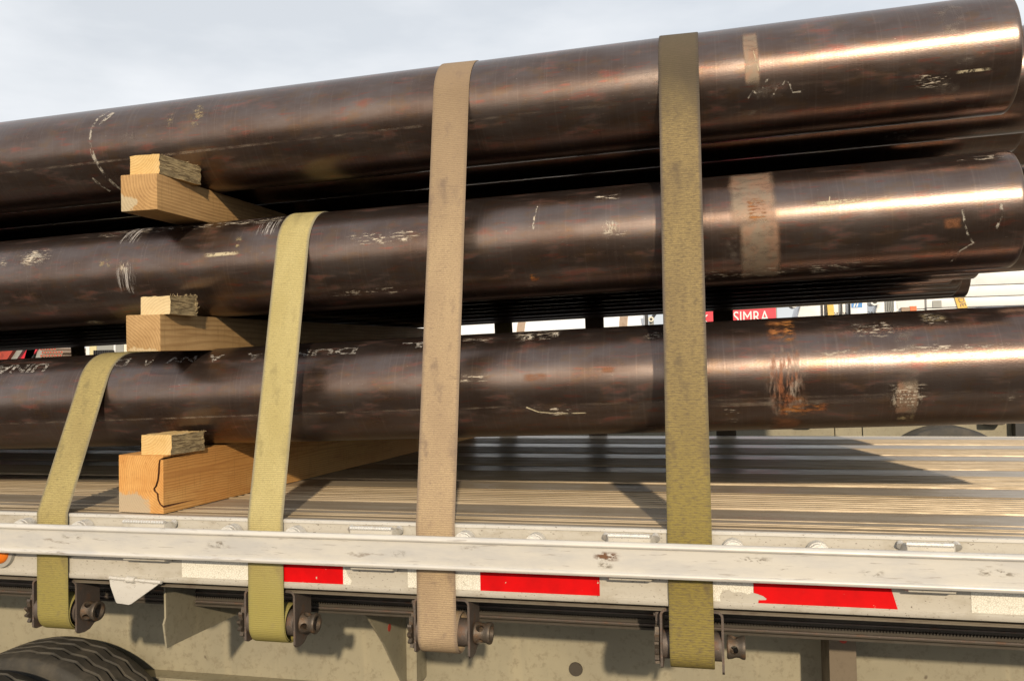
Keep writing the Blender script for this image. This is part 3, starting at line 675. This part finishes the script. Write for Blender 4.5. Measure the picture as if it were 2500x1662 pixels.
# ------------------------------------------------------------------ straps
def hull_upper(pts):
    pts = sorted(set(pts)); H = []
    for p in pts:
        while len(H) >= 2 and (H[-1][0]-H[-2][0])*(p[1]-H[-2][1])-(H[-1][1]-H[-2][1])*(p[0]-H[-2][0]) >= 0: H.pop()
        H.append(p)
    return H
def strap_mesh(path, width=.1016, th=.0028, skew=0):
    """path: list of (x,y,z) centre points; build a webbing band with rounded edges"""
    # resample
    P = [Vector(path[0])]
    for a, b in zip(path, path[1:]):
        a, b = Vector(a), Vector(b); n = max(1, int((b-a).length/.035))
        for k in range(1, n+1): P.append(a+(b-a)*k/n)
    bm = bmesh.new(); uvl = bm.loops.layers.uv.new('UVMap'); rows = []; s = 0
    for i, p in enumerate(P):
        if i: s += (p-P[i-1]).length
        tt = (P[min(i+1, len(P)-1)]-P[max(i-1, 0)]).normalized(); X = Vector((1, 0, 0)); X = (X-tt*X.dot(tt)).normalized(); nrm = X.cross(tt)
        row = []
        for g, d in ((-.5, 0), (-.49, .35), (-.46, .5), (-.25, .53), (0, .54), (.25, .53), (.46, .5), (.49, .35), (.5, 0), (.49, -.35), (.46, -.5), (0, -.5), (-.46, -.5), (-.49, -.35)):
            row.append((bm.verts.new(p+X*(g*width)-nrm*(d*th)), (g+.5, s)))
        rows.append(row)
    n = len(rows[0])
    for i in range(len(rows)-1):
        for k in range(n):
            q = (rows[i][k], rows[i][(k+1) % n], rows[i+1][(k+1) % n], rows[i+1][k]); f_ = bm.faces.new([v for v, _ in q]); f_.smooth = True
            for l, (v, t_) in zip(f_.loops, q): l[uvl].uv = t_
    bm.faces.new([v for v, _ in rows[0]]); bm.faces.new([v for v, _ in rows[-1]][::-1])
    return bm
DRC = (2.104, -.277)
def strap(label, mat, tier, xw, xt, xf, coil=.052, split=True):
    r_ = RP+.0022; a = math.atan(TILT)
    cs = [(YC+i*PITCH, ZT[tier]+DZ[i]+xt*TILT) for i in range(8)]
    pts = []
    for (y, z) in cs:
        for k in range(49):
            t = PI*k/48; pts.append((y+r_*math.cos(t), z+r_*math.sin(t)))
    edge = (Y0-.009, .003)
    far = (Y1+.012, .003)
    H = hull_upper([edge, far]+pts)
    # wrap on the drum: from under the drum, round the front, up
    path = []
    rc = coil
    for k in range(0, 40):
        th = -PI*2.35+PI*2.35*k/39            # ends at angle 180deg side (front)
        rr = rc-.006*(1-k/39)
        ang = PI-th
        path.append((xw, DRC[0]+rr*math.cos(ang), DRC[1]+rr*math.sin(ang)))
    path.append((xw, DRC[0]-rc-.001, -.20))
    path.append((xw, Y0-.0095, -.10))
    n0 = len(path)
    tot = len(H)
    zt = max(z for _, z in H)
    for (y, z) in H:
        if y <= cs[0][0]: q = max(0, min(1, z/zt)); x = xw+(xt-xw)*q
        else: q = (y-cs[0][0])/(far[0]-cs[0][0]); x = xt+(xf-xt)*q
        path.append((x, y, z))
    path.append((xf, Y1+.012, -.20))
    bm = strap_mesh(path)
    o = obj('ratchet_strap', bm, mat, None, smooth=50); tag(o, label, 'strap', 'wide webbing straps over the pipes'); return o
strap('olive yellow webbing strap over the bottom pipe layer, leftmost of the four', WEB1, 'B', -1.803, -1.832, -1.80)
strap('pale yellow webbing strap over the middle pipe layer, beside the timber beams', WEB2, 'M', -1.150, -1.160, -1.12)
strap('tan beige webbing strap running over the top pipe, second from right', WEB3, 'T', -.684, -.680, -.62)
strap('dark gold dirty webbing strap with grey edges over the top pipe, rightmost', WEB4, 'T', -.064, -.072, .056)
strap('dark upright webbing strap behind the bottom pipe near the left edge', WEB1, 'M', -3.4, -3.5, -3.86)

# ------------------------------------------------------------------ winches
def winch_proto():
    t = thing('strap_winch', 'x', 'winch', (0, 0, 0), 'strap winches under the trailer edge')
    bm = bmesh.new(); hw = .0735; tk_ = .0055; rc = .016; zt = .090; zb = -.045
    # U-shaped outline in XZ (outer then inner)
    def arc(cx, cz, r0, a0, a1, n=6): return [(cx+r0*math.cos(math.radians(a0+(a1-a0)*k/n)), cz+r0*math.sin(math.radians(a0+(a1-a0)*k/n))) for k in range(n+1)]
    outer = [(-hw, zb)]+arc(-hw+rc, zt-rc, rc, 180, 90)+arc(hw-rc, zt-rc, rc, 90, 0)+[(hw, zb)]
    ri = rc-tk_; inner = [(hw-tk_, zb)]+arc(hw-rc, zt-rc, ri, 0, 90)+arc(-hw+rc, zt-rc, ri, 90, 180)+[(-hw+tk_, zb)]
    y0, y1 = -.030, .062
    A = [bm.verts.new((x, y0, z)) for x, z in outer]; B = [bm.verts.new((x, y1, z)) for x, z in outer]; Ci = [bm.verts.new((x, y0, z)) for x, z in inner][::-1]; Di = [bm.verts.new((x, y1, z)) for x, z in inner][::-1]
    n = len(outer)
    for i in range(n-1):
        bm.faces.new((A[i], A[i+1], B[i+1], B[i])); bm.faces.new((Ci[i], Ci[i+1], Di[i+1], Di[i])); bm.faces.new((A[i], A[i+1], Ci[i+1], Ci[i])); bm.faces.new((B[i], B[i+1], Di[i+1], Di[i]))
    for i in (0, n-1): bm.faces.new((A[i], B[i], Di[i], Ci[i]))
    obj('frame', bm, STEEL, t, smooth=35)
    for sx in (-1, 1):
        a, b = (sx*hw, sx*(hw-tk_)); a, b = min(a, b), max(a, b)
        pts = [(-.030, zb+.0005), (-.030, -.050), (-.022, -.058), (.0, -.061), (.022, -.058), (.040, -.046), (.062, zb+.004), (.062, zb+.0005)] if sx > 0 else [(-.030, zb+.0005), (-.030, -.046), (-.018, -.052), (.03, -.052), (.062, zb+.0005)]
        bm = bmesh.new(); prism(bm, pts[::-1], 'X', a, b); obj('side_plate', bm, STEEL, t)
    bm = bmesh.new(); cyl(bm, (-hw+.006, 0, 0), (hw-.006, 0, 0), .034, seg=24); obj('drum', bm, STEEL, t)
    # capstan hub, drilled
    bm = bmesh.new(); cyl(bm, (hw+.001, 0, 0), (hw+.006, 0, 0), .020, seg=28); prof = [(.006, .0255), (.009, .0275), (.018, .0262), (.026, .0232), (.034, .0235), (.040, .0265), (.045, .0272), (.048, .0258)]
    q = bmesh.new(); R_ = []; seg = 40
    for (x, rr) in prof+[(.048, .019), (.012, .017)]:
        R_.append([q.verts.new((hw+x, rr*math.cos(2*PI*i/seg), rr*math.sin(2*PI*i/seg))) for i in range(seg)])
    for a, b in zip(R_, R_[1:]):
        for i in range(seg): q.faces.new((a[i], a[(i+1) % seg], b[(i+1) % seg], b[i]))
    q.faces.new(R_[0]); q.faces.new(R_[-1])
    bmesh.ops.recalc_face_normals(q, faces=q.faces)
    me = bpy.data.meshes.new('hub'); q.to_mesh(me); q.free(); ho = bpy.data.objects.new('tmp_hub', me); C.objects.link(ho)
    cut = bmesh.new(); cyl(cut, (hw+.022, -.06, 0), (hw+.022, .06, 0), .0098, seg=24); cyl(cut, (hw+.0225, 0, -.06), (hw+.0225, 0, .06), .0098, seg=24)
    bmesh.ops.recalc_face_normals(cut, faces=cut.faces)
    mc = bpy.data.meshes.new('cut'); cut.to_mesh(mc); cut.free(); cobj = bpy.data.objects.new('tmp_cut', mc); C.objects.link(cobj)
    md = ho.modifiers.new('b', 'BOOLEAN'); md.operation = 'DIFFERENCE'; md.solver = 'EXACT'; md.use_self = True; md.object = cobj
    bpy.context.view_layer.update()
    me2 = bpy.data.meshes.new_from_object(ho.evaluated_get(bpy.context.evaluated_depsgraph_get()))
    bpy.data.objects.remove(ho); bpy.data.objects.remove(cobj)
    bm.free(); bm = bmesh.new(); bm.from_mesh(me2)
    h = obj('hub', bm, HUBM, t, smooth=35)
    bm = bmesh.new(); nt_ = 13; P = []
    for i in range(nt_):
        a = 2*PI*i/nt_; P += [(.036*math.cos(a), .036*math.sin(a)), (.047*math.cos(a+.08), .047*math.sin(a+.08)), (.046*math.cos(a+.2), .046*math.sin(a+.2))]
    prism(bm, P, 'X', -hw-.0125, -hw-.0025); obj('ratchet_gear', bm, HUBM, t)
    bm = bmesh.new(); prism(bm, [(-.006, .075), (.014, .079), (.020, .055), (.006, .040), (-.002, .046)], 'X', -hw-.012, -hw-.003, bev=.001); cyl(bm, (-hw-.016, .007, .066), (-hw+.002, .007, .066), .006, seg=12); obj('pawl', bm, STEEL, t)
    return t
W = winch_proto(); W.location = (-1.812, DRC[0], DRC[1])
HUBROT = [.55, .15, .80, .0]
WL = ['rusty strap winch holding the olive yellow strap above the tyre', 'rusty strap winch holding the pale yellow strap', 'rusty strap winch holding the tan beige strap', 'rusty strap winch holding the dark gold strap, rightmost']
for i, x in enumerate((-1.8215, -1.157, -.683, -.0685)):
    o = W if i == 0 else copy_tree(W); o.location = (x+.004, DRC[0], DRC[1]); o['label'] = WL[i]
    for c in o.children:
        if c.name.startswith('hub') or c.name.startswith('ratchet'): c.rotation_euler = (HUBROT[i]+(0.3 if c.name[0] == 'r' else 0), 0, 0)

# ------------------------------------------------------------------ background yard
def text_obj(s, size, loc, mat, parent, rot=(PI/2, 0, 0), xs=1):
    cu = bpy.data.curves.new('t', 'FONT'); cu.body = s; cu.size = size; cu.extrude = .004; to = bpy.data.objects.new('t', cu); C.objects.link(to)
    me = bpy.data.meshes.new_from_object(to.evaluated_get(bpy.context.evaluated_depsgraph_get())); bpy.data.objects.remove(to)
    me.materials.clear(); me.materials.append(mat); o = bpy.data.objects.new('lettering', me); C.objects.link(o); o.parent = parent; o.location = loc; o.rotation_euler = rot; o.scale = (xs, 1, 1); return o
YB = 16.0; GZ = -1.45
def bthing(name, label, cat, x, y=YB): return thing(name, label, cat, (x, y, GZ))
def bp(name, bm, mat, t, smooth=None):
    o = obj(name, bm, mat, t, smooth=smooth); o.location = -t.location; return o
def truck_wheels(t, xs, y0, y1):
    for x in xs:
        bm = bmesh.new(); cyl(bm, (x, y0, GZ+.5), (x, y1, GZ+.5), .5, seg=32); bp('wheel', bm, RUB, t, 40)
# white tank trailer
t = bthing('tank_trailer', 'long white cylindrical tank trailer glimpsed between middle and bottom pipes', 'tanker', -3.5)
bm = bmesh.new(); cyl(bm, (-7.6, YB+1, .62), (-1.28, YB+1, .62), .86, seg=48); bp('tank', bm, WHT, t, 40)
bm = bmesh.new()
for x in (-4.62, -4.52, -4.14, -4.05, -3.30, -3.22, -2.95): box(bm, x, x+.035, YB+.55, YB+.6, 1.30, 1.345+random.uniform(0, .02))
bp('bracket', bm, BLK, t)
for x in (-1.72, -3.70):
    bm = bmesh.new(); cyl(bm, (x, YB+1, .62), (x+.15, YB+1, .62), .875, seg=48); bp('tank_band', bm, BRN, t, 40)
bm = bmesh.new(); box(bm, -7.5, -1.4, YB+.4, YB+1.6, -.6, -.3); bp('chassis', bm, BLK, t); truck_wheels(t, (-6.6, -5.4, -2.2), YB+.1, YB+1.9)
# hose fitting at tank end
t = bthing('hose_reel', 'small white ring of a hose fitting beside the tank end', 'hose fitting', -1.1)
bm = bmesh.new(); tube(bm, [(-1.10, YB, 1.17), (-1.10, YB-.06, 1.17)], .05, 16); bp('ring', bm, CREAM, t)
bm = bmesh.new(); cyl(bm, (-1.10, YB-.061, 1.17), (-1.10, YB-.064, 1.17), .025, seg=12); box(bm, -1.22, -1.16, YB, YB+.05, .2, 1.35); tube(bm, [(-1.10, YB, 1.17), (-1.02, YB+.1, 1.30), (-.6, YB+.3, 1.36)], .03); bp('hose', bm, BLK, t)
bm = bmesh.new(); box(bm, -1.14, -1.06, YB+.02, YB+.08, GZ, 1.14); bp('stand', bm, GRYP, t)
# red signs
t = bthing('red_banner', 'red banner with white capital letters glimpsed right of the dark gold strap', 'banner', .75)
bm = bmesh.new(); box(bm, .36, 1.10, YB-.02, YB+.0, .55, 1.40); bp('panel', bm, REDP, t)
text_obj('SIMRA', .30, (-.41+.02, -.025, 1.06-GZ), WHT, t, xs=.75)
bm = bmesh.new(); box(bm, .34, .36, YB-.01, YB+.03, GZ, 1.4); box(bm, 1.10, 1.12, YB-.01, YB+.03, GZ, 1.4); bp('post', bm, GRYP, t)
t = bthing('red_sign', 'small red sign with a white letter edge just right of the dark gold strap', 'sign', -.12)
bm = bmesh.new(); box(bm, -.42, .015, YB-.02, YB, .8, 1.45); bp('panel', bm, REDP, t)
text_obj('K', .24, (-.10, -.025, 1.06-GZ), WHT, t)
bm = bmesh.new(); box(bm, -.25, -.2, YB+.001, YB+.05, GZ, 1.4); bp('post', bm, GRYP, t)
# row of white pump trucks
def pump_truck(label, x, w_, logo):
    t = bthing('pump_truck', label, 'truck', x)
    bm = bmesh.new(); prism(bm, [(x-w_, .4), (x-w_*.96, 1.16), (x-w_*.78, 1.38), (x+w_*.55, 1.52), (x+w_*.9, 1.40), (x+w_, .4)], 'Y', YB+.1, YB+1.4, bev=.04); bp('hood', bm, WHT, t, 30)
    bm = bmesh.new(); tube(bm, [(x-w_*1.15, YB-.1, 1.405-.03), (x-w_*1.15, YB+.3, 1.405-.03)], .075, 20); bp('pipe_fitting', bm, WHT, t, 40)
    bm = bmesh.new(); cyl(bm, (x-w_*1.15, YB-.102, 1.375), (x-w_*1.15, YB-.106, 1.375), .045, seg=16); bp('pipe_bore', bm, BLK, t)
    bm = bmesh.new(); box(bm, x-w_, x+w_, YB+.3, YB+1.3, -.8, .39); bp('chassis', bm, GRYP, t); truck_wheels(t, (x,), YB+.2, YB+1.4)
    return t
t = pump_truck('white rounded pump housing with black vertical straps beside the red banner', 1.80, .34, 0)
bm = bmesh.new()
for x in (1.875, 1.935, 2.20, 2.33): box(bm, x, x+.03, YB+.06, YB+.094, .4, 1.47)
bp('strap_bar', bm, BLK, t)
bm = bmesh.new(); prism(bm, [(2.03, .5), (2.12, .5), (2.07, 1.48), (1.96, 1.48)], 'Y', YB+.02, YB+.05); bp('yellow_stripe', bm, YEL, t)
bm = bmesh.new(); box(bm, 1.98, 2.60, YB+.15, YB+.6, .5, 1.45, bev=.03); bp('cover_panel', bm, WHT, t)
text_obj('INGTON ACTION', .105, (.13, .095-.0, 1.135-GZ), BLK, t, xs=1.0)
t = bthing('logo_sign', 'white panel with small blue logo above the bottom pipe', 'sign', 2.42)
bm = bmesh.new(); box(bm, 2.345, 2.62, YB-.06, YB-.02, .5, 1.50, bev=.015); bp('panel', bm, WHT, t)
bm = bmesh.new(); box(bm, 2.36, 2.54, YB-.066, YB-.061, 1.27, 1.42); bp('logo', bm, BLU, t)
bm = bmesh.new()
for x in (2.39, 2.435): prism(bm, [(x, 1.28), (x+.02, 1.28), (x+.06, 1.40), (x+.035, 1.40)], 'Y', YB-.071, YB-.067)
bp('logo_mark', bm, WHT, t); bm = bmesh.new(); box(bm, 2.45, 2.49, YB-.02, YB+.02, GZ, .5); bp('post', bm, GRYP, t)
t = pump_truck('pale grey pump housing with round tube end right of the blue logo', 2.98, .21, 0)
bm = bmesh.new()
for k in range(5): box(bm, 2.94+k*.03, 2.955+k*.03, YB+.05, YB+.09, 1.20, 1.46)
bp('grille', bm, GRYP, t)
# white box bodies
def box_body(label, x0, x1, z1, seams):
    t = bthing('box_truck', label, 'truck', (x0+x1)/2)
    prev = .75; zs = seams+[z1]
    for z in zs:
        bm = bmesh.new(); box(bm, x0, x1, YB+.1, YB+2.2, prev+.008, z-.008, bev=.006); bp('body_panel', bm, WHT, t); prev = z
    bm = bmesh.new(); box(bm, x0+.02, x1-.02, YB+.14, YB+2.1, .3, z1-.02); bp('inner_frame', bm, GRYP, t)
    bm = bmesh.new(); box(bm, x0, x1, YB+.2, YB+2.1, -.7, .29); bp('chassis', bm, BLK, t); truck_wheels(t, (x0+.5, x1-.5), YB+.15, YB+2.1)
    return t
t = box_body('white box-bodied truck right of the grey grille', 3.12, 3.575, 1.75, [1.225])
bm = bmesh.new(); box(bm, 3.16, 3.24, YB+.05, YB+.09, 1.18, 1.22); box(bm, 3.42, 3.5, YB+.05, YB+.09, 1.18, 1.215); bp('step', bm, WHT, t)
bm = bmesh.new(); box(bm, 3.32, 3.42, YB-.02, YB+.08, 1.17, 1.27); bp('orange_box', bm, ORG, t); bm = bmesh.new(); box(bm, 3.18, 3.315, YB-.02, YB+.08, 1.15, 1.255); bp('brown_box', bm, BRN, t)
t = box_body('tall white panelled truck body at the right edge behind the pipe ends', 3.61, 8.2, 2.35, [1.235, 1.405, 1.60, 1.86])
bm = bmesh.new(); box(bm, 3.70, 3.84, YB+.08, YB+.095, 1.24, 1.36); bp('vent', bm, GRYP, t)
bm = bmesh.new(); prism(bm, [(4.10, 1.2), (4.25, 1.2), (4.17, 1.5), (4.02, 1.5)], 'Y', YB+.07, YB+.097); bp('warning_tape', bm, YEL, t)
o = text_obj('ADE', .13, (-5.905+4.075, .065, 1.475-GZ), BRN, t, rot=(PI/2, PI/2, 0)); o.rotation_euler = (PI/2, math.radians(75), 0)
# left: red machine, rusty stack, pale shed
t = bthing('red_boom', 'red and grey painted boom of a machine at the far left edge', 'machine', -16)
for k, (x, m, wd) in enumerate(((-16.6, ORG, .7), (-15.85, REDO, .55), (-15.3, GRYP, .16), (-15.14, REDP, .28))):
    bm = bmesh.new(); prism(bm, [(x-.5, .1), (x-.5+wd, .1), (x+wd+.35, 1.15), (x+.35, 1.15)], 'Y', YB+.1*k, YB+.1*k+.3); bp('boom_section', bm, m, t)
bm = bmesh.new(); box(bm, -17, -14.6, YB+.1, YB+1.2, GZ, .1); bp('base', bm, GRYP, t)
t = bthing('grey_hopper', 'dark grey folded steel hopper between red boom and rusty stack', 'hopper', -14.5)
for k, x in enumerate((-14.95, -14.7, -14.45, -14.25)):
    bm = bmesh.new(); prism(bm, [(x-.25, .3), (x-.03, .3), (x+.28, 1.15), (x+.05, 1.15)], 'Y', YB+.3+.05*k, YB+.6); bp('panel', bm, GRYP if k % 2 else BLK, t)
bm = bmesh.new(); box(bm, -15, -14, YB+.35, YB+1, GZ, .3); bp('leg', bm, GRYP, t)
t = bthing('rod_stack', 'stack of rusty red rod ends showing their cut rings', 'rods', -14.0)
random.seed(3)
for k in range(38):
    x = -14.25+(k % 8)*.07+(.035 if (k//8) % 2 else 0); z = .60+(k//8)*.07
    bm = bmesh.new(); cyl(bm, (x, YB-.1, z), (x, YB+3, z), .034, seg=10, mi=1, cap=True); cyl(bm, (x, YB-.104, z), (x, YB-.1005, z), .022, seg=8, mi=0)
    bp('rod', bm, [REDO, BRN], t)
bm = bmesh.new(); box(bm, -14.4, -13.6, YB, YB+2.8, GZ, .56); bp('rack', bm, GRYP, t)
t = bthing('site_shed', 'pale yellow and grey shed wall with dark ribbed unit behind the olive strap', 'shed', -12.6)
for x0, x1, m in ((-13.45, -13.36, WHT), (-13.35, -13.18, YELG), (-13.17, -12.76, GRYP), (-12.75, -12.70, WHT), (-12.69, -12.50, GRYP), (-12.49, -12.28, CREAM), (-12.27, -11.4, YELG)):
    bm = bmesh.new(); box(bm, x0, x1, YB+.3, YB+.5, GZ, 1.3+random.uniform(-.05, .2)); bp('wall_panel', bm, m, t)
bm = bmesh.new()
for k in range(9): box(bm, -13.10+k*.045, -13.08+k*.045, YB+.1, YB+.28, .3, .84)
box(bm, -13.12, -12.7, YB+.15, YB+.29, .3, .80); bp('ribbed_unit', bm, BLK, t)

# neighbouring trailer behind
t = thing('parked_trailer', 'beige sided flatbed trailer parked beyond, seen under the bottom pipe with its tyre', 'trailer', (3, 7.5, GZ))
bm = bmesh.new(); box(bm, -6, 12, 7.05, 7.09, -.65, .05); o = obj('side_beam', bm, BEIGE, t, (-3, -7.5, -GZ))
bm = bmesh.new(); box(bm, -6, 12, 6.85, 9.2, .06, .12); obj('deck', bm, GRYP, t, (-3, -7.5, -GZ))
for x in (1.62,):
    ty = obj('tyre', tyre_mesh(.5, .3), RUB, t, smooth=38); ty.location = (x-3, 6.80-7.5, -.60-GZ)
    ty['label'] = 'dusty tyre of the parked trailer'
for x in (.9, 1.10, 3.0):
    bm = bmesh.new(); box(bm, x, x+.025, 7.03, 7.05, -.6, .04); obj('side_rib', bm, BEIGE, t, (-3, -7.5, -GZ))
for x in (.62, 1.93):
    bm = bmesh.new(); box(bm, x, x+.13, 6.92, 7.02, -.11, .055, bev=.02); obj('winch', bm, STEEL, t, (-3, -7.5, -GZ))
bm = bmesh.new(); box(bm, 2.13, 2.26, 6.95, 7.03, -1.4, .05); obj('landing_leg', bm, BLK, t, (-3, -7.5, -GZ))
